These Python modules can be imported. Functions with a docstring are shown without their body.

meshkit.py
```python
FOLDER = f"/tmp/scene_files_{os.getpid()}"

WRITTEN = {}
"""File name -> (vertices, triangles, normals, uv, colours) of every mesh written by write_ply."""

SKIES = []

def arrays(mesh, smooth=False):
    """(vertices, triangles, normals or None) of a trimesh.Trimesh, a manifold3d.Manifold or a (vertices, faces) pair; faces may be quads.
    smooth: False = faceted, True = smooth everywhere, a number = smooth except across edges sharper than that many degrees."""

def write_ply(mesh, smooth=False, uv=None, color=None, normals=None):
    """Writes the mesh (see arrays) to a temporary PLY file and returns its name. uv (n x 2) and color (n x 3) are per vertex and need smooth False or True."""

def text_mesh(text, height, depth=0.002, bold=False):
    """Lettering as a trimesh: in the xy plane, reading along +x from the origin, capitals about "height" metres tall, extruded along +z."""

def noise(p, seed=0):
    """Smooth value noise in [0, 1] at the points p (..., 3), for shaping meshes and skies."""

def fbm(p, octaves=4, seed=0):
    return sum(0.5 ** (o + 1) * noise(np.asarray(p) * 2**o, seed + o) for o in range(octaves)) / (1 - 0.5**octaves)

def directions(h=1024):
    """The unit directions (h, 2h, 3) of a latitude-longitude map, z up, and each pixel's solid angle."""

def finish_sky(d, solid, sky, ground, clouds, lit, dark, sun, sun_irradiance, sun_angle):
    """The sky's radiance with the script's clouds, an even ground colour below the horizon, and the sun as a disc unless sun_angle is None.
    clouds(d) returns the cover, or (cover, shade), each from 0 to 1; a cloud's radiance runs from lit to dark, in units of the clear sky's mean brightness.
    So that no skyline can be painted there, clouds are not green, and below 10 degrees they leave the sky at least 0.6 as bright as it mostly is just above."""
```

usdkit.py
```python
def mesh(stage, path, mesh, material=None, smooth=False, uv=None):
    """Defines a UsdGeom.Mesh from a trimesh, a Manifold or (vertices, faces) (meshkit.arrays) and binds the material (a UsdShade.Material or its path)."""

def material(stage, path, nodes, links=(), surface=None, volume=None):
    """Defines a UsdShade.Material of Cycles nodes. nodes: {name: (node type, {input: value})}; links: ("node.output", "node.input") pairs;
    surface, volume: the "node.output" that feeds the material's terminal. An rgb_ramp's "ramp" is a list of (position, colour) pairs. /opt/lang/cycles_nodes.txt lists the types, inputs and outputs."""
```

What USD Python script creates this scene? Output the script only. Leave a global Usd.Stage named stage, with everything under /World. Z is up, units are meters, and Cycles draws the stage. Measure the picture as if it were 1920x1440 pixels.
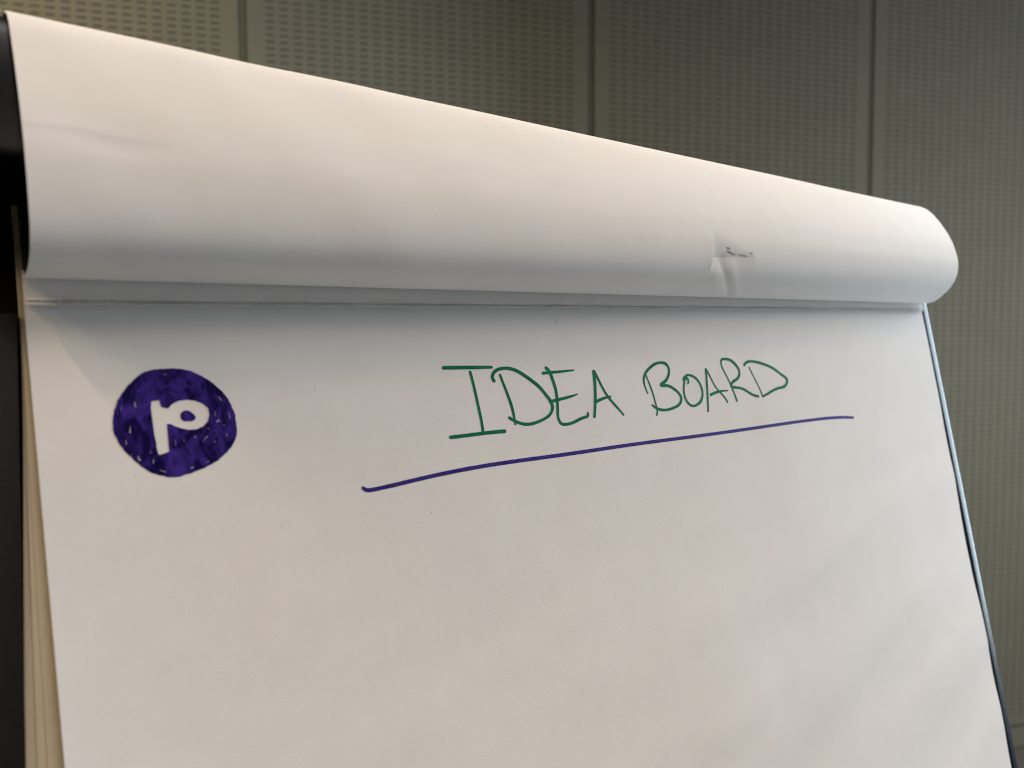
import math, numpy as np, trimesh, usdkit
import shapely, shapely.ops
from shapely.geometry import Polygon, Point, MultiPoint, LineString
from scipy.interpolate import PchipInterpolator, CubicSpline
from meshkit import noise, fbm
from pxr import Usd, UsdGeom, UsdLux, UsdShade, Gf, Sdf

stage = Usd.Stage.CreateInMemory()
UsdGeom.SetStageUpAxis(stage, 'Z'); UsdGeom.SetStageMetersPerUnit(stage, 1.0)
UsdGeom.Xform.Define(stage, '/World'); UsdGeom.Scope.Define(stage, '/World/Looks')
rng = np.random.default_rng(7)

# ------------------------------------------------------------------ camera
cam = UsdGeom.Camera.Define(stage, '/World/camera')
cam.AddTransformOp().Set(Gf.Matrix4d(0.999989, -0.000260, -0.004647, 0,
                                     0.004655, 0.055846, 0.998429, 0,
                                     0.0, -0.998439, 0.055847, 0,
                                     0, 0, 1.73, 1))
cam.CreateFocalLengthAttr(27.04); cam.CreateHorizontalApertureAttr(36.0); cam.CreateVerticalApertureAttr(27.0)
cam.CreateFStopAttr(9.4); cam.CreateFocusDistanceAttr(0.415)
cam.CreateClippingRangeAttr(Gf.Vec2f(0.02, 100.0)); cam.CreateExposureAttr(0.0)

# board frame: X along the width, Y up the board, Z out of the board; origin at the left end of the tear line
O = np.array([-0.168793, 0.267368, 1.743198])
BX = np.array([0.793296, 0.608494, 0.020394]); BY = np.array([-0.139169, 0.148622, 0.979052]); BZ = np.array([0.592717, -0.779517, 0.202585])
def world(b):
    b = np.asarray(b, float)
    return O + b[..., :1] * BX + b[..., 1:2] * BY + b[..., 2:3] * BZ

# ------------------------------------------------------------------ lamps
def aim(light, pos, target, up=None):
    z = np.array(pos, float) - np.array(target, float); z /= np.linalg.norm(z)
    up = np.array(up, float) if up else np.array([0, 0, 1.0]) if abs(z[2]) < .95 else np.array([0, 1.0, 0])
    x = np.cross(up, z); x /= np.linalg.norm(x); y = np.cross(z, x)
    UsdGeom.Xformable(light).AddTransformOp().Set(Gf.Matrix4d(*x, 0, *y, 0, *z, 0, *map(float, pos), 1))
def rect_light(name, pos, target, w, h, inten, col, up=None):
    l = UsdLux.RectLight.Define(stage, '/World/' + name); l.CreateWidthAttr(w); l.CreateHeightAttr(h)
    l.CreateIntensityAttr(inten); l.CreateColorAttr(Gf.Vec3f(*col)); aim(l, pos, target, up)
rect_light('strip_lamp', (-.25, -.565, 2.95), (-.25, -.565, 0), .035, .20, 190.0, (1.0, .80, .57), (-.69, .73, 0))
rect_light('strip_lamp_001', (-.07, -1.48, 2.95), (-.07, -1.48, 0), .045, .60, 50.0, (1.0, .80, .57), (-.76, .65, 0))
rect_light('ceiling_lamp', (1.0, -.25, 2.98), (1.0, -.24, 0), .8, 1.3, 5.1, (1.0, .89, .81))
rect_light('ceiling_lamp_001', (-1.3, -.6, 2.98), (-1.3, -.59, 0), 1.0, .6, 19.0, (1.0, .79, .50))
rect_light('ceiling_lamp_002', (-.05, .42, 2.98), (-.05, .43, 0), .7, .3, 7.6, (1.0, .95, .90))
rect_light('window_light', (1.35, 1.15, 1.87), (.45, .45, 1.75), .8, 1.2, 16.4, (.71, .88, 1.0))
rect_light('window_light_001', (3.3, 1.3, 1.7), (2.2, 2.9, 1.75), 1.6, 1.8, 3.0, (.95, 1.0, 1.0))
rect_light('wall_lamp', (-1.5, 1.3, 3.2), (-1.3, 2.2, 1.6), .9, .3, 8.0, (1.0, .74, .38))
dome = UsdLux.DomeLight.Define(stage, '/World/room_light')
dome.CreateIntensityAttr(1.0)

# ------------------------------------------------------------------ materials
def mat(name, nodes, links=(), surface='p.BSDF', **k):
    return usdkit.material(stage, '/World/Looks/' + name, nodes, links, surface=surface, **k)
ambient = usdkit.material(stage, '/World/Looks/room_light', {'b': ('background_shader', {'color': (1.0, 1.0, 1.0), 'strength': .008})}, surface='b.background')
UsdShade.MaterialBindingAPI.Apply(dome.GetPrim()).Bind(ambient)

def paper(name, col, var=.03, bump=.32):
    lo = tuple(c * (1 - var) for c in col)
    return mat(name, {'g': ('geometry', {}),
        'n': ('noise_texture', {'scale': 60.0, 'detail': 5.0, 'roughness': .6}),
        'r': ('rgb_ramp', {'ramp': [(.3, lo), (.7, col)]}),
        'f': ('noise_texture', {'scale': 1900.0, 'detail': 3.0, 'roughness': .65}),
        'b': ('bump', {'strength': bump, 'distance': .00025}),
        'p': ('principled_bsdf', {'roughness': .85, 'specular_ior_level': .25, 'diffuse_roughness': .4})},
        [('g.position', 'n.vector'), ('g.position', 'f.vector'), ('n.fac', 'r.fac'), ('r.color', 'p.base_color'), ('f.fac', 'b.height'), ('b.normal', 'p.normal')])
M = {}
M['paper'] = paper('white_paper', (.83, .795, .775))
M['sheet'] = paper('cream_sheet', (.66, .59, .47), .05)
M['card'] = paper('grey_cardboard', (.60, .54, .44), .06, .4)
def ink(name, dark, light, scale, lo, hi):
    return mat(name, {'g': ('geometry', {}), 'm': ('mapping', {'scale': (1.0, 1.0, .55)}),
        'n': ('noise_texture', {'scale': scale, 'detail': 4.0, 'roughness': .62, 'distortion': .9}),
        'r': ('rgb_ramp', {'ramp': [(lo, dark), (hi, light)]}),
        'p': ('principled_bsdf', {'roughness': .7, 'specular_ior_level': .07})},
        [('g.position', 'm.vector'), ('m.vector', 'n.vector'), ('n.fac', 'r.fac'), ('r.color', 'p.base_color')])
M['green'] = ink('green_marker_ink', (.0015, .100, .042), (.005, .165, .075), 260.0, .35, .7)
M['purple_line'] = ink('violet_marker_line', (.026, .014, .150), (.048, .030, .215), 260.0, .35, .7)
M['purple'] = ink('violet_marker_fill', (.0040, .0004, .046), (.044, .020, .215), 190.0, .41, .62)
def plain(name, col, rough, metal=0.0, spec=.5, var=.12, scale=90.0, bump=.0):
    lo = tuple(c * (1 - var) for c in col)
    nodes = {'g': ('geometry', {}), 'n': ('noise_texture', {'scale': scale, 'detail': 4.0}), 'r': ('rgb_ramp', {'ramp': [(.3, lo), (.7, col)]}),
             'b': ('bump', {'strength': bump, 'distance': .0003}),
             'p': ('principled_bsdf', {'roughness': rough, 'metallic': metal, 'specular_ior_level': spec})}
    return mat(name, nodes, [('g.position', 'n.vector'), ('n.fac', 'r.fac'), ('r.color', 'p.base_color'), ('n.fac', 'b.height'), ('b.normal', 'p.normal')])
M['black'] = plain('black_plastic', (.004, .0036, .004), .34, spec=.12, bump=.1, scale=700)
M['charcoal'] = plain('charcoal_powder_coat', (.013, .013, .0135), .5, spec=.3, bump=.25, scale=900)
M['frame'] = plain('dark_anodised_frame', (.013, .021, .031), .36, spec=.09)
M['steel'] = plain('steel', (.7, .68, .6), .25, metal=1.0)
M['scuff'] = plain('graphite_scuff', (.36, .36, .35), .8, var=.5, scale=900)
M['speck'] = plain('dark_fibre', (.26, .245, .23), .8)
M['wall'] = plain('olive_grey_laminate', (.30, .294, .238), .55, spec=.3, var=.07, scale=7.0, bump=.05)
M['joint'] = plain('olive_grey_joint', (.20, .193, .150), .7, spec=.1)
M['wall_gap'] = plain('shadow_gap_backing', (.25, .235, .175), .8, spec=.1)
M['felt'] = plain('dark_acoustic_felt', (.205, .197, .160), .95, spec=.05)
M['floor'] = plain('grey_brown_carpet', (.34, .315, .285), .95, spec=.05, var=.3, scale=160.0, bump=.5)

# ------------------------------------------------------------------ prim helpers
used = {}
def path_of(name, parent):
    base = parent or '/World'
    k = used.get((base, name), 0); used[(base, name)] = k + 1
    return f'{base}/{name}' + (f'_{k:03d}' if k else '')
def tag(prim, **kw):
    for k, v in kw.items():
        if v: prim.SetCustomDataByKey(k, v)
def thing(name, label=None, category=None, **kw):
    p = path_of(name, None); x = UsdGeom.Xform.Define(stage, p); tag(x.GetPrim(), label=label, category=category, **kw); return p
def obj(name, mesh, m, parent=None, smooth=False, **kw):
    p = path_of(name, parent); me = usdkit.mesh(stage, p, mesh, m, smooth); tag(me.GetPrim(), **kw); return p

def grid_mesh(P, close=False):
    """quads over an (n, m, 3) array"""
    n, m = P.shape[:2]; i = np.arange(n * m).reshape(n, m)
    q = np.stack([i[:-1, :-1], i[1:, :-1], i[1:, 1:], i[:-1, 1:]], -1).reshape(-1, 4)
    return P.reshape(-1, 3), q
def sheet_mesh(P, N, t):
    """closed thin sheet: outer surface P, inner surface P - t N"""
    n, m = P.shape[:2]; v = np.vstack([P.reshape(-1, 3), (P - t * N).reshape(-1, 3)])
    i = np.arange(n * m).reshape(n, m); j = i + n * m
    q = [np.stack([i[:-1, :-1], i[1:, :-1], i[1:, 1:], i[:-1, 1:]], -1).reshape(-1, 4),
         np.stack([j[:-1, :-1], j[:-1, 1:], j[1:, 1:], j[1:, :-1]], -1).reshape(-1, 4)]
    rim = np.concatenate([i[0, :], i[1:, -1], i[-1, -2::-1], i[-2:0:-1, 0]]); nxt = np.roll(rim, -1)
    q.append(np.stack([rim, nxt, nxt + n * m, rim + n * m], -1))
    return v, np.vstack(q)
def extrude(poly, depth):
    out = []
    for g in getattr(poly, 'geoms', [poly]):
        if g.area > 1e-10: out.append(trimesh.creation.extrude_polygon(g, depth, engine='earcut'))
    return trimesh.util.concatenate(out)
def board_box(x0, x1, y0, y1, z0, z1, r=.0015):
    """box in board coordinates with rounded long edges"""
    p = Polygon([(x0, y0), (x1, y0), (x1, y1), (x0, y1)]).buffer(-r).buffer(r, quad_segs=4)
    v = []
    rings = [(z0, -r), (z0 + r, 0), (z1 - r, 0), (z1 - r * .3, -r * .3), (z1, -r)]
    base = np.array(p.exterior.coords)[:-1]; c = np.array([(x0 + x1) / 2, (y0 + y1) / 2])
    s = np.array([(x1 - x0) / 2, (y1 - y0) / 2]); n = len(base)
    for z, d in rings: v.append(np.column_stack([c + (base - c) * (s + d) / s, np.full(n, z)]))
    v = np.vstack(v + [[[*c, z0]], [[*c, z1]]]); f = []
    for k in range(len(rings) - 1):
        for a in range(n):
            b = (a + 1) % n; f += [[k * n + a, k * n + b, k * n + n + b], [k * n + a, k * n + n + b, k * n + n + a]]
    L = len(rings)
    for a in range(n):
        b = (a + 1) % n; f += [[L * n, b, a], [L * n + 1, (L - 1) * n + a, (L - 1) * n + b]]
    m = trimesh.Trimesh(v, f, process=False); m.fix_normals(); m.vertices = world(m.vertices); return m
def prism(pts, z0, z1):
    """polygon in the board plane, extruded from z0 to z1"""
    m = trimesh.creation.extrude_polygon(Polygon(pts), z1 - z0, engine='earcut'); m.apply_translation([0, 0, z0]); m.vertices = world(m.vertices); return m
def bar(a, b, w, d, r=.003):
    """rounded bar between two world points"""
    a, b = np.array(a, float), np.array(b, float); z = b - a; L = np.linalg.norm(z); z /= L
    m = trimesh.creation.extrude_polygon(Polygon([(-w/2, -d/2), (w/2, -d/2), (w/2, d/2), (-w/2, d/2)]).buffer(-r).buffer(r, quad_segs=4), L, engine='earcut')
    x = np.cross(BZ, z); x /= np.linalg.norm(x); y = np.cross(z, x)
    T = np.eye(4); T[:3, 0], T[:3, 1], T[:3, 2], T[:3, 3] = x, y, z, a; m.apply_transform(T); return m
LETTERS = [["I",[[[166.76,-29.78,1.84],[179.97,-30.23,1.78],[194.73,-30.75,1.45]],[[181.57,-32.55,1.56],[182.47,-39.36,1.62],[183.37,-48.76,1.68],[184.0,-56.06,1.65],[184.04,-61.99,1.62]],[[165.28,-62.83,1.78],[175.75,-62.82,1.74],[185.04,-62.76,1.77],[197.03,-62.99,1.88]]]],["D",[[[199.2,-35.02,1.45],[201.46,-42.65,1.59],[203.4,-50.27,1.73],[204.09,-55.67,1.53],[204.29,-60.06,1.33]],[[195.03,-37.57,1.82],[194.35,-35.57,1.88],[195.92,-33.26,1.72],[199.44,-31.82,1.69],[203.44,-31.63,1.71],[207.97,-32.49,1.8],[212.96,-34.92,1.87],[219.1,-39.09,1.9],[223.95,-43.25,1.93],[227.38,-47.63,1.95],[229.83,-51.71,2.01],[229.65,-54.47,1.96],[227.56,-57.08,1.71],[222.27,-59.39,1.59],[215.02,-60.82,1.57],[210.91,-60.77,1.63],[207.03,-59.77,1.59],[203.33,-58.0,1.52],[201.07,-56.59,1.42]]]],["E",[[[229.53,-32.78,1.92],[231.38,-34.45,2.01],[232.52,-37.88,2.05],[233.85,-44.15,1.98],[233.84,-49.76,1.89],[233.0,-55.86,1.81],[232.85,-60.31,1.74],[234.58,-62.69,1.67],[237.41,-63.23,1.55],[243.53,-62.48,1.58],[250.74,-60.72,1.63],[253.9,-59.66,1.6],[254.0,-58.81,1.69]],[[227.03,-35.35,1.67],[234.14,-35.2,1.57],[241.56,-35.05,1.36],[248.64,-34.76,0.8]],[[228.81,-50.63,1.76],[234.92,-49.84,1.66],[242.51,-48.96,1.46],[248.65,-47.83,0.68]]]],["A",[[[262.87,-36.39,2.07],[262.43,-43.01,2.21],[260.83,-51.68,2.03],[258.35,-60.79,1.85]],[[263.29,-36.29,2.06],[265.79,-41.44,1.59],[269.74,-49.36,1.57],[275.6,-56.31,1.55],[280.63,-61.77,1.09]],[[261.78,-52.8,1.76],[266.85,-51.52,1.63],[272.84,-50.88,1.05]]]],["B",[[[303.02,-51.07,0.89],[301.71,-47.07,1.25],[301.56,-42.89,1.61],[303.24,-39.84,1.84],[307.97,-36.38,1.82],[313.89,-33.99,1.7],[319.04,-33.57,1.65],[322.71,-34.64,1.92],[324.47,-37.15,1.88],[324.22,-39.83,1.9],[322.33,-42.7,2.05],[318.98,-45.19,2.0],[315.65,-46.7,2.49],[320.76,-47.54,1.8],[325.82,-49.51,1.83],[329.88,-52.58,1.86],[331.47,-55.93,2.09],[330.01,-58.53,1.93],[325.49,-60.61,1.71],[318.89,-61.69,1.68],[314.22,-61.69,1.74],[309.14,-60.4,1.64],[305.27,-58.17,1.28]],[[304.01,-40.4,1.05],[305.77,-45.75,1.18],[307.42,-51.62,1.3],[308.32,-57.46,1.34],[308.69,-61.67,1.27],[307.63,-64.2,1.18]]]],["O",[[[339.69,-47.31,1.32],[338.99,-43.86,1.98],[336.73,-44.02,1.9],[336.46,-45.1,1.96],[338.31,-43.28,1.81],[341.47,-42.23,1.4],[346.87,-44.01,1.63],[350.82,-48.4,1.73],[351.75,-54.02,1.87],[349.53,-58.31,1.97],[345.1,-60.74,1.62],[340.79,-61.24,1.53],[336.81,-59.03,1.7],[334.8,-53.99,1.58],[335.45,-49.13,1.56],[337.18,-44.86,1.76]]]],["A",[[[358.67,-39.68,2.07],[357.44,-47.67,1.89],[355.98,-56.54,1.88],[354.08,-65.42,1.53]],[[358.91,-39.75,1.53],[362.03,-45.11,1.2],[365.6,-51.54,1.18],[370.52,-56.4,1.35],[374.13,-61.32,1.38]],[[359.25,-55.64,1.81],[365.73,-54.38,1.67],[376.52,-54.22,0.8]]]],["R",[[[383.95,-61.23,1.65],[382.43,-56.05,1.45],[379.79,-48.95,1.29],[376.26,-41.84,1.18],[374.55,-37.16,1.38],[375.06,-34.58,1.57],[379.37,-33.77,1.64],[384.59,-34.79,2.02],[389.23,-38.2,2.1],[391.43,-41.41,2.1],[391.09,-44.33,2.13],[388.16,-47.1,2.01],[381.86,-49.77,2.03],[380.91,-50.87,2.07],[387.02,-52.86,1.75],[397.34,-56.44,1.74],[406.99,-59.93,1.78]]]],["D",[[[402.85,-40.47,1.15],[405.87,-46.88,1.06],[409.61,-54.26,1.07],[411.59,-60.36,1.37]],[[398.13,-38.47,2.03],[401.19,-36.82,1.77],[407.86,-36.56,1.85],[418.17,-38.56,1.96],[429.21,-42.41,1.94],[438.08,-47.48,1.85],[442.4,-51.31,2.6],[440.71,-53.7,2.13],[431.35,-55.9,1.87],[419.33,-58.48,1.71],[412.14,-60.16,1.51]]]]]
UNDERLINE = [[[117.79,-80.03,1.55],[118.95,-80.9,1.83],[122.79,-81.32,1.83],[144.75,-79.88,1.85],[179.48,-78.39,1.9],[231.22,-78.69,1.96],[277.31,-78.8,1.96],[335.17,-79.58,1.98],[403.47,-80.15,2.02],[467.59,-80.68,2.09],[503.11,-82.15,2.11],[517.82,-83.61,1.92]]]
OVAL = [[44.76,-24.44],[47.5,-24.57],[50.58,-25.2],[53.63,-26.48],[57.01,-28.43],[60.02,-30.8],[62.66,-33.63],[64.91,-36.84],[66.39,-40.4],[67.31,-43.93],[67.5,-47.39],[67.47,-50.07],[66.7,-53.04],[64.67,-56.25],[61.81,-58.95],[58.66,-61.2],[54.89,-62.97],[50.53,-64.26],[46.28,-65.17],[43.52,-65.53],[40.85,-65.25],[38.27,-64.3],[35.74,-63.15],[32.99,-61.14],[30.93,-58.95],[28.61,-56.22],[26.34,-53.16],[24.78,-49.5],[23.93,-46.62],[23.89,-43.47],[24.5,-40.02],[25.55,-36.94],[27.43,-33.53],[29.58,-30.82],[32.06,-28.28],[34.53,-26.25],[37.28,-25.11],[40.0,-24.58],[42.71,-24.46]]
P_SHAPE = [[37.45,-36.57],[40.25,-36.23],[40.48,-38.06],[40.74,-38.88],[41.81,-39.26],[42.96,-39.64],[44.65,-38.01],[46.98,-37.0],[49.78,-36.8],[52.89,-37.32],[55.6,-38.64],[57.55,-40.67],[57.66,-43.13],[56.85,-45.69],[55.07,-47.4],[52.48,-48.38],[49.34,-48.27],[46.66,-47.35],[44.37,-46.23],[43.42,-45.52],[42.07,-45.4],[42.03,-47.28],[41.95,-50.18],[41.86,-55.77],[40.03,-56.29],[38.26,-56.69],[37.81,-55.14],[37.56,-53.5],[37.78,-52.63],[37.35,-49.36],[37.19,-43.95],[37.07,-38.89]]
P_HOLE = [[47.23,-42.26],[48.31,-41.06],[50.23,-41.03],[51.69,-42.26],[52.52,-43.82],[51.78,-44.87],[49.66,-45.05],[47.95,-44.72],[47.19,-43.73]]
SLIVERS = [[[31.85,-36.16,0.34],[31.85,-37.95,0.34]],[[29.62,-44.87,0.31],[29.23,-47.42,0.31]],[[27.5,-37.44,0.17],[27.04,-38.99,0.17]],[[27.6,-49.61,0.31],[27.69,-51.55,0.31]],[[31.18,-56.16,0.41],[31.67,-57.81,0.41]],[[36.46,-57.84,0.54],[36.09,-59.33,0.54]],[[35.45,-54.23,0.22],[35.71,-55.69,0.22]],[[37.82,-62.0,0.31],[40.05,-63.1,0.31]],[[48.59,-62.81,0.41],[49.66,-62.47,0.41]],[[54.11,-53.26,0.24],[56.08,-51.41,0.24]],[[51.29,-51.48,0.27],[52.04,-51.01,0.27]],[[44.37,-51.51,0.23],[44.33,-53.69,0.23]],[[61.83,-36.25,0.37],[62.74,-38.03,0.37]],[[59.79,-41.79,0.27],[59.88,-43.69,0.27]],[[64.7,-42.18,0.2],[65.3,-45.29,0.2]],[[59.85,-46.4,0.36],[60.85,-45.55,0.36]],[[60.85,-45.55,0.28],[61.44,-46.17,0.28]],[[63.41,-50.82,0.33],[63.29,-51.94,0.33]],[[58.33,-53.32,0.35],[58.54,-54.09,0.35]],[[56.67,-48.52,0.33],[56.76,-48.67,0.33]],[[42.5,-26.66,0.19],[43.69,-26.72,0.19]],[[54.34,-61.35,0.17],[55.8,-61.05,0.17]],[[33.04,-32.66,0.13],[34.21,-31.65,0.13]],[[51.33,-28.24,0.17],[51.82,-28.64,0.17]],[[56.19,-36.43,0.17],[57.25,-37.26,0.17]],[[62.66,-47.53,0.22],[62.82,-48.03,0.22]],[[42.06,-61.38,0.24],[42.38,-61.56,0.24]],[[47.27,-51.63,0.16],[47.41,-52.37,0.16]],[[29.05,-54.86,0.17],[29.18,-55.58,0.17]],[[35.0,-35.49,0.23],[35.17,-35.86,0.23]]]
SPECKS = [[[101.19,-36.39,0.36],[101.61,-36.96,0.36]],[[240.56,-7.56,0.74],[241.43,-8.5,0.74]],[[29.38,-62.71,0.27],[29.71,-63.22,0.27]],[[149.16,-95.22,0.39],[149.65,-95.88,0.39]],[[80.36,-90.07,0.26],[80.68,-90.55,0.26]],[[106.95,-85.03,0.23],[107.24,-85.43,0.23]],[[21.63,-101.34,0.25],[21.94,-101.85,0.25]],[[36.71,-107.69,0.22],[36.99,-108.14,0.22]],[[171.38,-42.78,0.3],[171.73,-43.21,0.3]],[[189.0,-30.67,0.32],[189.38,-31.12,0.32]],[[160.08,-53.86,0.28],[160.42,-54.29,0.28]]]
# ------------------------------------------------------------------ the setting: floor and acoustic wall
FZ = -.045                                            # floor level
v = np.array([[-4, -3, FZ], [5, -3, FZ], [5, 5, FZ], [-4, 5, FZ]], float)
obj('floor', (v, np.array([[0, 1, 2, 3]])), M['floor'], kind='structure')

S = 1.15; WP = np.array([-.830, 2.443, FZ]); WD = np.array([math.cos(math.radians(14.8)), math.sin(math.radians(14.8)), 0]); WN = np.array([WD[1], -WD[0], 0])
def wall_pts(a):                                       # a: (along, height, out)
    a = np.asarray(a, float); return WP + a[..., :1] * WD + a[..., 1:2] * np.array([0, 0, 1.0]) + a[..., 2:3] * WN
def wall_box(x0, x1, z0, z1, o0, o1):
    m = trimesh.creation.box([x1 - x0, z1 - z0, o1 - o0]); m.apply_translation([(x0 + x1) / 2, (z0 + z1) / 2, (o0 + o1) / 2])
    m.vertices = wall_pts(m.vertices); m.fix_normals(); return m
PB, PT = .110, 3.30                                    # panel bottom and top
HX, HZ = .0358 * S, .0179 * S
def panel_mesh(x0, x1):
    """perforated panel: a sheet with 25 columns of slots cut through it, and a solid rim"""
    t = .003; nx, nz = 25, int((PT - PB - .08) / HZ)
    cx = (x0 + x1) / 2; cz = (PB + PT) / 2
    gx0, gz0 = cx - nx * HX / 2, cz - nz * HZ / 2
    hw, hh = .0134, .0031; c = .0020
    octo = np.array([(-hw, -hh + c), (-hw + c, -hh), (hw - c, -hh), (hw, -hh + c), (hw, hh - c), (hw - c, hh), (-hw + c, hh), (-hw, hh - c)])
    cell = np.array([(-HX/2, -HZ/2 + .004), (-HX/2 + .008, -HZ/2), (HX/2 - .008, -HZ/2), (HX/2, -HZ/2 + .004), (HX/2, HZ/2 - .004), (HX/2 - .008, HZ/2), (-HX/2 + .008, HZ/2), (-HX/2, HZ/2 - .004)])
    corner = np.array([(-HX/2, -HZ/2), (HX/2, -HZ/2), (HX/2, HZ/2), (-HX/2, HZ/2)])
    P = np.vstack([np.column_stack([corner, np.zeros(4)]), np.column_stack([octo, np.zeros(8)]), np.column_stack([octo, np.full(8, -t)])])
    own = {0: [7, 0], 1: [1, 2], 2: [3, 4], 3: [5, 6]}
    f = []
    for k, (a, b) in {0: (0, 1), 1: (2, 3), 2: (4, 5), 3: (6, 7)}.items(): f.append([k, 4 + b, 4 + a])
    f += [[0, 1, 4 + 2], [0, 4 + 2, 4 + 1], [1, 2, 4 + 4], [1, 4 + 4, 4 + 3], [2, 3, 4 + 6], [2, 4 + 6, 4 + 5], [3, 0, 4 + 0], [3, 4 + 0, 4 + 7]]
    for a in range(8):
        b = (a + 1) % 8; f += [[4 + a, 4 + b, 12 + b], [4 + a, 12 + b, 12 + a]]
    f = np.array(f)
    ii, jj = np.meshgrid(np.arange(nx), np.arange(nz)); cen = np.column_stack([gx0 + (ii.ravel() + .5) * HX, gz0 + (jj.ravel() + .5) * HZ, np.zeros(nx * nz)])
    V = (P[None] + cen[:, None]).reshape(-1, 3); F = (f[None] + (np.arange(nx * nz) * len(P))[:, None, None]).reshape(-1, 3)
    gx1, gz1 = gx0 + nx * HX, gz0 + nz * HZ; parts = [(V, F)]
    for a0, a1, b0, b1 in ((x0, gx0, PB, PT), (gx1, x1, PB, PT), (gx0, gx1, PB, gz0), (gx0, gx1, gz1, PT)):
        parts.append((np.array([(a0, b0, 0), (a1, b0, 0), (a1, b1, 0), (a0, b1, 0)], float), np.array([[0, 1, 2], [0, 2, 3]])))
    # edges folded back
    rim = np.array([(x0, PB), (x1, PB), (x1, PT), (x0, PT)])
    for a in range(4):
        p, q = rim[a], rim[(a + 1) % 4]
        parts.append((np.array([(*p, 0), (*p, -.016), (*q, -.016), (*q, 0)], float), np.array([[0, 1, 2], [0, 2, 3]])))
    n = 0; vs, fs = [], []
    for vv, ff in parts: vs.append(vv); fs.append(ff + n); n += len(vv)
    return wall_pts(np.vstack(vs)), np.vstack(fs)
w = thing('acoustic_wall', 'olive grey wall of perforated acoustic panels behind the flip chart', 'wall')
for k in range(-1, 4):
    obj('panel', panel_mesh(k * S + .0125, (k + 1) * S - .0125), M['wall'], w)
    obj('joint_strip', wall_box(k * S - .0119, k * S + .0119, PB, PT, -.0164, -.0055), M['joint'], w)
    obj('felt_backing', wall_box(k * S + .014, (k + 1) * S - .014, PB + .004, PT - .004, -.0155, -.0036), M['felt'], w)
obj('gap_backing', wall_box(-1.2 * S, 4.1 * S, .0, PT, -.03, -.0165), M['wall_gap'], w)
obj('skirting_board', wall_box(-1.1 * S, 4.05 * S, .008, .095, -.0160, -.001), M['wall'], w)

# ------------------------------------------------------------------ flip chart easel
e = thing('flip_chart_easel', 'black and charcoal flip chart easel carrying the large paper pad', 'easel')
obj('board', board_box(-.018, .676, -.74, .088, -.030, -.012, .003), M['black'], e, smooth=40)
# side frame tubes (rounded), right and left
def tube_poly(x0, x1, z0, z1, r):
    return Polygon([(x0, z0), (x1, z0), (x1, z1), (x0, z1)]).buffer(-r).buffer(r, quad_segs=6)
def side_tube(x0, x1, z0, z1, r, y0, y1):
    m = trimesh.creation.extrude_polygon(tube_poly(x0, x1, z0, z1, r), y1 - y0, engine='earcut')   # (x, z) section along y
    V = m.vertices.copy(); m.vertices = world(np.column_stack([V[:, 0], y0 + V[:, 2], V[:, 1]])); m.fix_normals(); return m
obj('frame', side_tube(.6665, .6835, -.030, -.0035, .0060, -.745, .006), M['frame'], e, smooth=50)
obj('frame', side_tube(-.034, -.020, -.034, -.013, .0040, -.745, .006), M['charcoal'], e, smooth=50)
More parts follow.
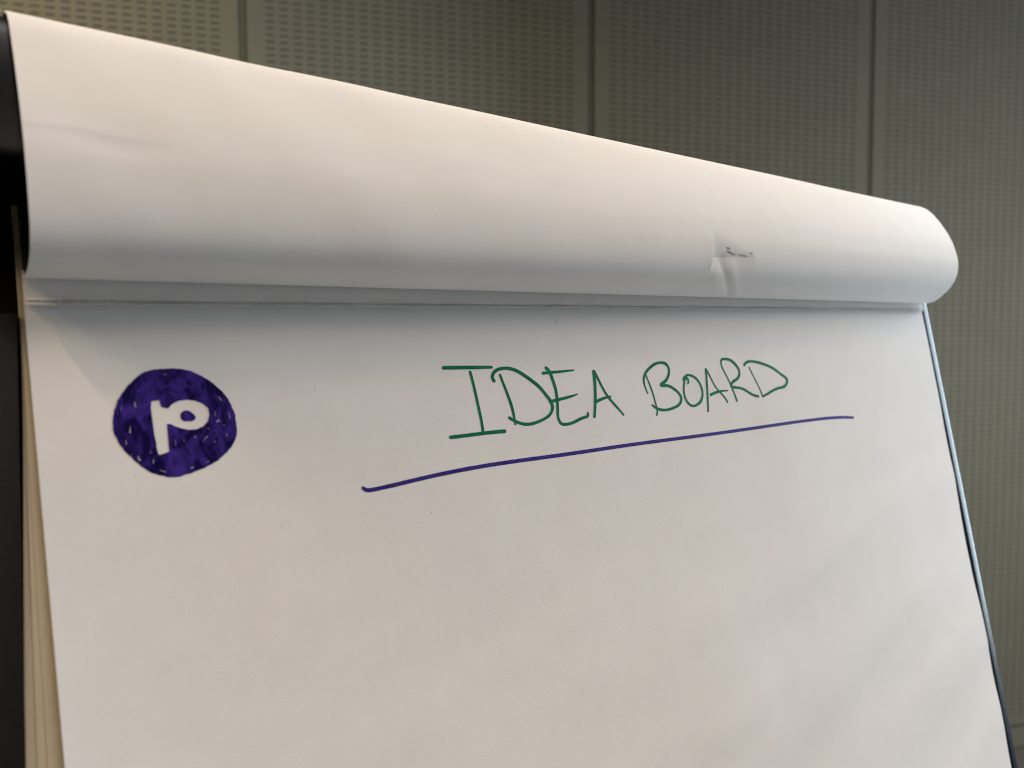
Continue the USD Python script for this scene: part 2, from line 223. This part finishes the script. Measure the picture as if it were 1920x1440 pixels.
# splayed front legs, tapering away from the board edges
def leg_poly(side):
    if side < 0: return [(-.0025, -.0020), (-.0108, -.1515), (-.078, -1.50), (-.104, -1.50), (-.040, -.0020)]
    return [(.672, -.60), (.72, -1.62), (.745, -1.62), (.694, -.60)]
zf = lambda y: -(O[2] + y * BY[2]) / BZ[2]
obj('leg', prism([(-.0022, -.0026), (-.0102, -.1515), (-.1020, -1.820), (-.130, -1.820), (-.046, -.0026)], -.0105, -.0015), M['charcoal'], e)
obj('leg', prism([(.668, -.60), (.737, -1.840), (.765, -1.840), (.690, -.60)], -.034, -.012), M['charcoal'], e)
rear_top = world([.33, .03, -.034]); rear_foot = np.array([rear_top[0] - .55, rear_top[1] + .72, FZ + .004])
obj('rear_leg', bar(rear_foot, rear_top, .028, .02), M['charcoal'], e)
obj('pen_tray', board_box(-.02, .68, -.770, -.7405, -.030, .055, .003), M['charcoal'], e, smooth=40)

# ------------------------------------------------------------------ section of the folded-over sheets (board Y, Z), left and right ends
LEFT = np.array([(.0100, .0016), (.0078, .0060), (.0066, .0126), (.0060, .0200), (.0069, .0284), (.0099, .0348), (.0142, .0383), (.0206, .0403), (.0290, .0413), (.0380, .0416), (.0545, .0398), (.0700, .0362), (.0784, .0335), (.0890, .0290), (.0950, .0235), (.0985, .0150), (.0995, .0040), (.0975, -.0120), (.0930, -.0250), (.0840, -.0345), (.0600, -.0385), (.0100, -.0400), (-.0800, -.0420), (-.2200, -.0450)])
RIGHT = np.array([(.0060, .0016), (.0028, .0048), (.0026, .0095), (.0058, .0180), (.0092, .0235), (.0128, .0281), (.0190, .0328), (.0245, .0350), (.0320, .0364), (.0430, .0358), (.0505, .0344), (.0578, .0323), (.0660, .0292), (.0730, .0260), (.0800, .0218), (.0845, .0175), (.0880, .0115), (.0895, .0000), (.0885, -.0130), (.0850, -.0250), (.0780, -.0335), (.0560, -.0385), (.0100, -.0400), (-.0800, -.0420), (-.2200, -.0450)])
def section(P, n):
    d = np.r_[0, np.cumsum(np.linalg.norm(np.diff(P, axis=0), axis=1))]
    cs = CubicSpline(d, P, axis=0) if len(P) < 4 else PchipInterpolator(d, P, axis=0)
    fine = cs(np.linspace(0, d[-1], 4000))
    k = np.exp(-.5 * (np.arange(-60, 61) / 22.0) ** 2); k /= k.sum()            # rounds the spline's corners
    pad = np.vstack([np.repeat(fine[:1], 60, 0), fine, np.repeat(fine[-1:], 60, 0)])
    fine = np.stack([np.convolve(pad[:, c], k, 'valid') for c in (0, 1)], 1)
    dd = np.r_[0, np.cumsum(np.linalg.norm(np.diff(fine, axis=0), axis=1))]
    # two stretches: the roll up to its top, then the back, so that both ends match up feature by feature
    top = dd[np.argmax(fine[:, 0])]; s = np.r_[np.linspace(0, top, int(n * .8)), np.linspace(top, dd[-1], n - int(n * .8) + 1)[1:]]
    return np.stack([np.interp(s, dd, fine[:, c]) for c in (0, 1)], 1)
NS = 420
SL, SR = section(LEFT, NS), section(RIGHT, NS)
W = .66
def smooth01(t): t = np.clip(t, 0, 1); return t * t * (3 - 2 * t)
def roll_base(X, scale=1.0):
    t = np.clip(X / W, -.05, 1.05)[:, None, None]
    return SL[None] * (1 - t) + SR[None] * t
def roll(X):
    """outer surface (len(X), NS, 3) in board coordinates, and its outward normals"""
    P2 = roll_base(X); T = np.gradient(P2, axis=1); T /= np.linalg.norm(T, axis=2, keepdims=True)
    N2 = np.stack([-T[..., 1], T[..., 0]], -1)                                  # (Y, Z) outward
    N2 = np.where((N2[:, NS // 3:NS // 3 + 1, 1:] > 0), N2, -N2)
    x = X[:, None] + 0 * P2[..., 0]; y, z = P2[..., 0], P2[..., 1]
    front = smooth01((z - .004) / .015)
    d = np.zeros_like(x)
    # poked-in pocket near the right: it sinks from its slanting upper rim down to a crease, sharp on the left
    top = .0380 - .385 * np.clip(x - .336, 0, None); bot = .0205 + .045 * np.clip(x - .336, 0, None)
    inside = smooth01((x - .3352) / .0003) * (x < .378)
    deep = np.clip(top - y, 0, None); full = np.clip(top - bot, 0, None)
    prof = np.where(y > bot, deep ** 2 / np.maximum(full, 1e-5), full * (1 - smooth01((bot - y) / .0125)))
    d -= .14 * prof * inside
    xs = x - 1.37 * np.clip(.0360 - z, 0, .03)                                   # runs straight down the sheet as seen from the writer's place
    below = smooth01((.0245 - y) / .005)
    d += .00015 * np.exp(-((xs - .3345) / .0040) ** 2) * smooth01((.036 - y) / .008)
    d -= .00036 * np.exp(-((xs - .3445) / .0032) ** 2) * below
    d += .00020 * np.exp(-((xs - .3530) / .0040) ** 2) * below
    # soft old fold at the left end and slow waviness of the sheet
    cr = y - (.0475 + .0006 * np.sin(x * 160)); d += .00022 * smooth01(cr / .0034 + .5) * np.exp(-np.clip(cr, 0, None) / .006) * np.exp(-(np.clip(x, 0, None) / .030) ** 2)
    d -= .00022 * np.exp(-((cr + .0035) / .0035) ** 2) * np.exp(-((x - .028) / .016) ** 2)
    d += .0009 * (fbm(np.stack([x * 7, y * 9, 0 * x], -1), 2, 3) - .5) * 1.0
    d += .0007 * (noise(np.stack([x * 26 + y * 30, y * 14, 0 * x + 5], -1), 11) - .5) * np.exp(-((x - .06) / .12) ** 2)
    d *= front
    P = np.stack([x, y + d * N2[..., 0], z + d * N2[..., 1]], -1)
    Tx = np.gradient(P, axis=0); Ts = np.gradient(P, axis=1); N = np.cross(Tx, Ts); N /= np.maximum(np.linalg.norm(N, axis=2, keepdims=True), 1e-12)
    ref = np.stack([0 * x, N2[..., 0], N2[..., 1]], -1)
    N = np.where((N * ref).sum(-1, keepdims=True) < 0, -N, N)
    return P, N
XR = np.unique(np.r_[np.linspace(.3348, .3360, 30), np.linspace(-.0003, .32, 190), np.linspace(.32, .40, 330), np.linspace(.40, W + .0003, 150)])

# black hood of the clamp: fills the roll and sticks out to the left of it
def hood_mesh(x0, x1, inset, keep, inset1=None):
    inset1 = inset1 or inset
    X = np.linspace(x0, x1, 14); out = []
    for xx in X:
        sec = roll_base(np.array([xx]))[0][: int(NS * .86)]
        pg = Polygon(np.vstack([sec, [(.012, -.03), (.012, .0018)]])).buffer(0)
        out.append(pg)
    pg0, pg1 = (max(getattr(g.buffer(-q), 'geoms', [g.buffer(-q)]), key=lambda a: a.area) for g, q in ((out[0], inset), (out[-1], inset1)))
    if keep is not None: pg0, pg1 = (max(getattr(g.intersection(keep), 'geoms', [g.intersection(keep)]), key=lambda a: a.area) for g in (pg0, pg1))
    n = 120
    def ring(g):
        L = g.exterior; s0 = L.project(Point(.05, .2)); pts = np.array([L.interpolate((s0 + k / n * L.length) % L.length).coords[0] for k in range(n)])
        return pts if L.is_ccw else pts[::-1]
    A, B = ring(pg0), ring(pg1); V = np.vstack([np.column_stack([np.full(n, x0), A]), np.column_stack([np.full(n, x1), B])])
    F = []
    for a in range(n):
        b = (a + 1) % n; F += [[a, b, n + b], [a, n + b, n + a]]
    tri_v, tri_f = trimesh.creation.triangulate_polygon(Polygon(A), engine='earcut'); k = len(V)
    V = np.vstack([V, np.column_stack([np.full(len(tri_v), x0), tri_v])]); F += (np.array(tri_f)[:, ::-1] + k).tolist()
    m = trimesh.Trimesh(world(V), np.array(F), process=False); m.fix_normals(); return m
obj('clamp_hood', hood_mesh(.0006, .63, .0012, None, .0085), M['black'], e, smooth=35)
capbox = Polygon([(.0375, -.06), (.11, -.06), (.11, .05), (.0375, .05)])
obj('hood_end_cap', hood_mesh(-.030, .0004, .0022, capbox), M['black'], e, smooth=35)
rv = trimesh.creation.torus(.00062, .00022, 24, 10)
rv.apply_transform(trimesh.geometry.align_vectors([0, 0, 1], BZ)); rv.apply_translation(world([-.0012, .0935, .0245])); obj('hood_rivet', rv, M['steel'], e, smooth=True)

# ------------------------------------------------------------------ paper pad
pad = thing('paper_pad', 'large white paper pad headed IDEA BOARD, its used pages flipped over the top', 'paper pad')
def page_z(x, y):
    x, y = np.asarray(x, float), np.asarray(y, float)
    low = smooth01((-y - .04) / .16) * (.45 + .55 * smooth01((x - .08) / .30))   # soft, nearly level ripples, strongest low on the right
    q = y - .22 * x + .03 * (noise(np.stack([x * 5, y * 5, 0 * x], -1), 4) - .5)
    z = .0035 * low * (fbm(np.stack([x * 4.5, q * 24, 0 * x], -1), 2, 14) - .5)
    z += .0016 * (fbm(np.stack([x * 9, y * 9, 0 * x + 2], -1), 2, 8) - .5) * smooth01((-y) / .06)
    z += .00025 * (fbm(np.stack([x * 40 - y * 20, y * 45, 0 * x], -1), 2, 21) - .5) * smooth01(-y / .04)
    z += .0030 * smooth01((-y - .02) / .16) * np.exp(-np.clip(x, 0, 1) / .03)   # left edge lifts a little
    return z
XP = np.r_[np.linspace(0, .08, 60), np.linspace(.08, W, 200)[1:]]; YP = np.r_[np.linspace(.0085, -.45, 260), np.linspace(-.45, -.66, 20)[1:]]
gx, gy = np.meshgrid(XP, YP, indexing='ij')
Pp = np.stack([gx, gy, page_z(gx, gy)], -1); Nn = np.cross(np.gradient(Pp, axis=0), -np.gradient(Pp, axis=1)); Nn /= np.linalg.norm(Nn, axis=2, keepdims=True)
Nn = np.where(Nn[..., 2:] < 0, -Nn, Nn)
vv_, ff_ = sheet_mesh(world(Pp), (Nn[..., :1] * BX + Nn[..., 1:2] * BY + Nn[..., 2:] * BZ), .00016)
mp = trimesh.Trimesh(*[vv_, np.vstack([ff_[:, [0, 1, 2]], ff_[:, [0, 2, 3]]])], process=False); mp.fix_normals()
page = obj('page', mp, M['paper'], pad, smooth=50)

# sheets and cardboard beneath, hanging a little askew so that their left edges show
def under(name, xb, z, m, t, zb):
    left = [(-.0009, .0365), (-.0010, -.006), (-.0016, -.026), ((-.0016 + xb) / 2 - .0002, -.088), (xb, -.153), (xb * 2.0, -.30), (xb * 2.2, -.64)]
    n = 60; ys = np.linspace(.0365, -.64, n); lx = np.interp(-ys, [-p[1] for p in left], [p[0] for p in left])
    lx = np.convolve(np.r_[[lx[0]] * 3, lx, [lx[-1]] * 3], np.ones(7) / 7, 'valid')
    xs = np.linspace(0, 1, 24); P = np.zeros((n, 24, 3))
    for i in range(n): P[i, :, 0] = lx[i] + (W - .0015 - lx[i]) * xs; P[i, :, 1] = ys[i]; P[i, :, 2] = z + (zb - z) * smooth01(-ys[i] / .16) * np.exp(-xs * 14)
    N = np.broadcast_to(np.array([0, 0, 1.0]), P.shape)
    v_, q_ = sheet_mesh(world(P), N[..., :1] * BX + N[..., 1:2] * BY + N[..., 2:] * BZ, t)
    mm = trimesh.Trimesh(v_, np.vstack([q_[:, [0, 1, 2]], q_[:, [0, 2, 3]]]), process=False); mm.fix_normals()
    obj(name, mm, m, pad, smooth=50)
under('sheet', -.0042, -.0024, M['sheet'], .0003, -.0004)
under('sheet', -.0070, -.0030, M['sheet'], .0004, -.0009)
under('cardboard_backing', -.0105, -.0038, M['card'], .0009, -.0016)
obj('page_stack', board_box(.0012, W - .002, -.63, .036, -.0118, -.0062, .0004), M['sheet'], pad)

# torn stubs left at the tear line, with ragged lower edges
def stub(yb, z0, t, amp, pitch, seed, lift):
    r = np.random.default_rng(seed); xs = np.arange(0.0002, W - .0006, pitch)
    yl = yb - .0022 * xs / W + amp * (np.abs((np.arange(len(xs)) % 2) - .5) * 1.2 + r.normal(0, .55, len(xs))) + .00022 * (noise(np.stack([xs * 60, 0 * xs, 0 * xs], -1), seed) - .5)
    top = .0105 + .0015 * (1 - xs / W)
    rows = np.array([0, .06, .25, .6, 1.0]); P = np.zeros((len(xs), len(rows), 3))
    for k, s in enumerate(rows):
        P[:, k, 0] = xs; P[:, k, 1] = yl + (top - yl) * s
        P[:, k, 2] = z0 + t + lift * (1 if k == 0 else .45 if k == 1 else .06 if k == 2 else 0) * (.8 + .4 * noise(np.stack([xs * 90, 0 * xs, 0 * xs + 3], -1), seed))
    N = np.broadcast_to(np.array([0, 0, 1.0]), P.shape)
    v_, q_ = sheet_mesh(world(P), N[..., :1] * BX + N[..., 1:2] * BY + N[..., 2:] * BZ, t)
    mm = trimesh.Trimesh(v_, np.vstack([q_[:, [0, 1, 2]], q_[:, [0, 2, 3]]]), process=False); mm.fix_normals()
    obj('torn_stub', mm, M['paper'], pad)
stub(-.0006, .0003, .0009, .00016, .00045, 1, .0021)
stub(.0010, .0013, .0004, .00014, .00040, 2, .0012)

# flipped pages: the roll
Pr, Nr = roll(XR)
vr, qr = sheet_mesh(world(Pr), Nr[..., :1] * BX + Nr[..., 1:2] * BY + Nr[..., 2:] * BZ, .00022)
mr = trimesh.Trimesh(vr, np.vstack([qr[:, [0, 1, 2]], qr[:, [0, 2, 3]]]), process=False); mr.fix_normals()
flip = obj('flipped_page', mr, M['paper'], pad, smooth=60)
# scuffs by the pocket
def patch(pts, wid, name, m, parent):
    """thin smear following points (X, Y) on the front of the roll"""
    pts = np.array(pts, float); xs = pts[:, 0]; P, N = roll(np.linspace(.32, .385, 131)); X0 = np.linspace(.32, .385, 131)
    f0, f1 = int(NS * .12), int(NS * .75); L = []
    for (x, y), w_ in zip(pts, wid):
        i = int(np.argmin(np.abs(X0 - x))); j = f0 + int(np.argmin(np.abs(P[i, f0:f1, 1] - y)))
        L.append((P[i, j] + N[i, j] * .00025, N[i, j], w_))
    V = []
    for k, (p, nn, w_) in enumerate(L):
        a = L[min(k + 1, len(L) - 1)][0] - L[max(k - 1, 0)][0]; s = np.cross(nn, a); s /= np.linalg.norm(s); V.append([p + s * w_ / 2, p - s * w_ / 2])
    V = np.array(V); N = np.array([[l[1], l[1]] for l in L])
    v_, q_ = sheet_mesh(world(V), N[..., :1] * BX + N[..., 1:2] * BY + N[..., 2:] * BZ, .00012)
    mm = trimesh.Trimesh(v_, np.vstack([q_[:, [0, 1, 2]], q_[:, [0, 2, 3]]]), process=False); mm.fix_normals(); obj(name, mm, m, parent)
patch([(.3485, .0268), (.3500, .0265), (.3515, .0262)], [.0003, .0010, .0004], 'scuff_mark', M['scuff'], flip)
patch([(.3490, .0250), (.3520, .0243), (.3555, .0234), (.3580, .0232)], [.0003, .0008, .0009, .0003], 'scuff_mark', M['scuff'], flip)
patch([(.3600, .0234), (.3640, .0231), (.3680, .0227)], [.0002, .0005, .0002], 'scuff_mark', M['scuff'], flip)
patch([(.3705, .0244), (.3715, .0243), (.3728, .0242)], [.0003, .0008, .0003], 'scuff_mark', M['scuff'], flip)

# ------------------------------------------------------------------ handwriting on the page
def dense(stroke, step=.25):
    a = np.array(stroke, float); d = np.r_[0, np.cumsum(np.linalg.norm(np.diff(a[:, :2], axis=0), axis=1))]
    s = np.linspace(0, d[-1], max(6, int(d[-1] / step)))
    cs = CubicSpline(d, a[:, :2], axis=0) if len(a) > 2 else (lambda q: np.stack([np.interp(q, d, a[:, c]) for c in (0, 1)], 1))
    p = cs(s); w_ = np.interp(s, d, a[:, 2])
    w_ = w_ * (1 + .10 * (noise(np.stack([s * .35, 0 * s + a[0, 0], 0 * s], -1), 5) - .5))
    return p, w_
def stroke_poly(stroke):
    p, w_ = dense(stroke); c = [Point(*q).buffer(r / 2, quad_segs=6) for q, r in zip(p, w_)]
    return shapely.ops.unary_union([shapely.ops.unary_union([a, b]).convex_hull for a, b in zip(c[:-1], c[1:])])
def ink_mesh(poly, lift=.00006, t=.00006):
    """flat ink film (millimetre polygon) laid on the page surface"""
    poly = poly.simplify(.015); out = []
    for g in getattr(poly, 'geoms', [poly]):
        if g.area < 1e-4: continue
        b = g.bounds; cells = []
        for i in range(int(math.floor(b[0] / 4)), int(math.ceil(b[2] / 4))):
            for j in range(int(math.floor(b[1] / 4)), int(math.ceil(b[3] / 4))):
                c = g.intersection(shapely.geometry.box(i * 4, j * 4, i * 4 + 4, j * 4 + 4))
                for h in getattr(c, 'geoms', [c]):
                    if h.geom_type == 'Polygon' and h.area > 1e-5: cells.append(trimesh.creation.triangulate_polygon(h, engine='earcut'))
        for v2, f2 in cells:
            v2 = np.array(v2) / 1000; f2 = np.array(f2)
            out.append(trimesh.Trimesh(world(np.column_stack([v2, page_z(v2[:, 0], v2[:, 1]) + lift + t])), f2, process=False))
    m = trimesh.util.concatenate(out); 
    flip_ = (m.face_normals @ BZ) < 0; F = m.faces.copy(); F[flip_] = F[flip_][:, ::-1]
    return trimesh.Trimesh(m.vertices, F, process=False)
for ch, strokes in LETTERS:
    obj('letter', ink_mesh(shapely.ops.unary_union([stroke_poly(s) for s in strokes])), M['green'], page, label=f'green handwritten capital letter {ch}')
obj('underline', ink_mesh(stroke_poly(UNDERLINE[0])), M['purple_line'], page, label='long violet marker line under the heading')
def smooth_ring(p, jit=0.0):
    a = np.array(p, float); a = np.vstack([a, a[:1]]); d = np.r_[0, np.cumsum(np.linalg.norm(np.diff(a, axis=0), axis=1))]
    cs = CubicSpline(d, a, axis=0, bc_type='periodic'); s = np.linspace(0, d[-1], 360, endpoint=False); q = cs(s)
    if jit: q = q + jit * (np.stack([noise(np.stack([q[:, 0] * 1.1, q[:, 1] * 1.1, 0 * s + k], -1), 31 + k) for k in (0, 1)], 1) - .5)
    return Polygon(q).buffer(0)
emblem = smooth_ring(OVAL, .35).difference(Polygon(P_SHAPE).buffer(.12).buffer(-.12)).union(smooth_ring(P_HOLE))
gaps = []
for k, (a, b) in enumerate(SLIVERS):                     # slips of bare paper: thin at one end, swelling at the other
    w0, w1 = a[2] * rng.uniform(.05, .35), a[2] * rng.uniform(.25, .72); mid = (np.array(a[:2]) + b[:2]) / 2 + rng.normal(0, .12, 2)
    p3 = [a[:2], mid, b[:2]]; c3 = [Point(*p).buffer(max(w, .03), quad_segs=3) for p, w in zip(p3, (w0, (w0 + w1) * .6, w1))]
    gaps += [shapely.ops.unary_union(c3[:2]).convex_hull, shapely.ops.unary_union(c3[1:]).convex_hull]
gaps = shapely.ops.unary_union(gaps)
emblem = emblem.difference(gaps)
obj('round_emblem', ink_mesh(emblem), M['purple'], page, label='filled violet circle with a letter p left white')
obj('fibre_speck', trimesh.util.concatenate([ink_mesh(LineString([a[:2], b[:2]]).buffer(max(a[2], .2) * .25, quad_segs=2), t=.0001) for a, b in SPECKS]), M['speck'], page, kind='stuff')
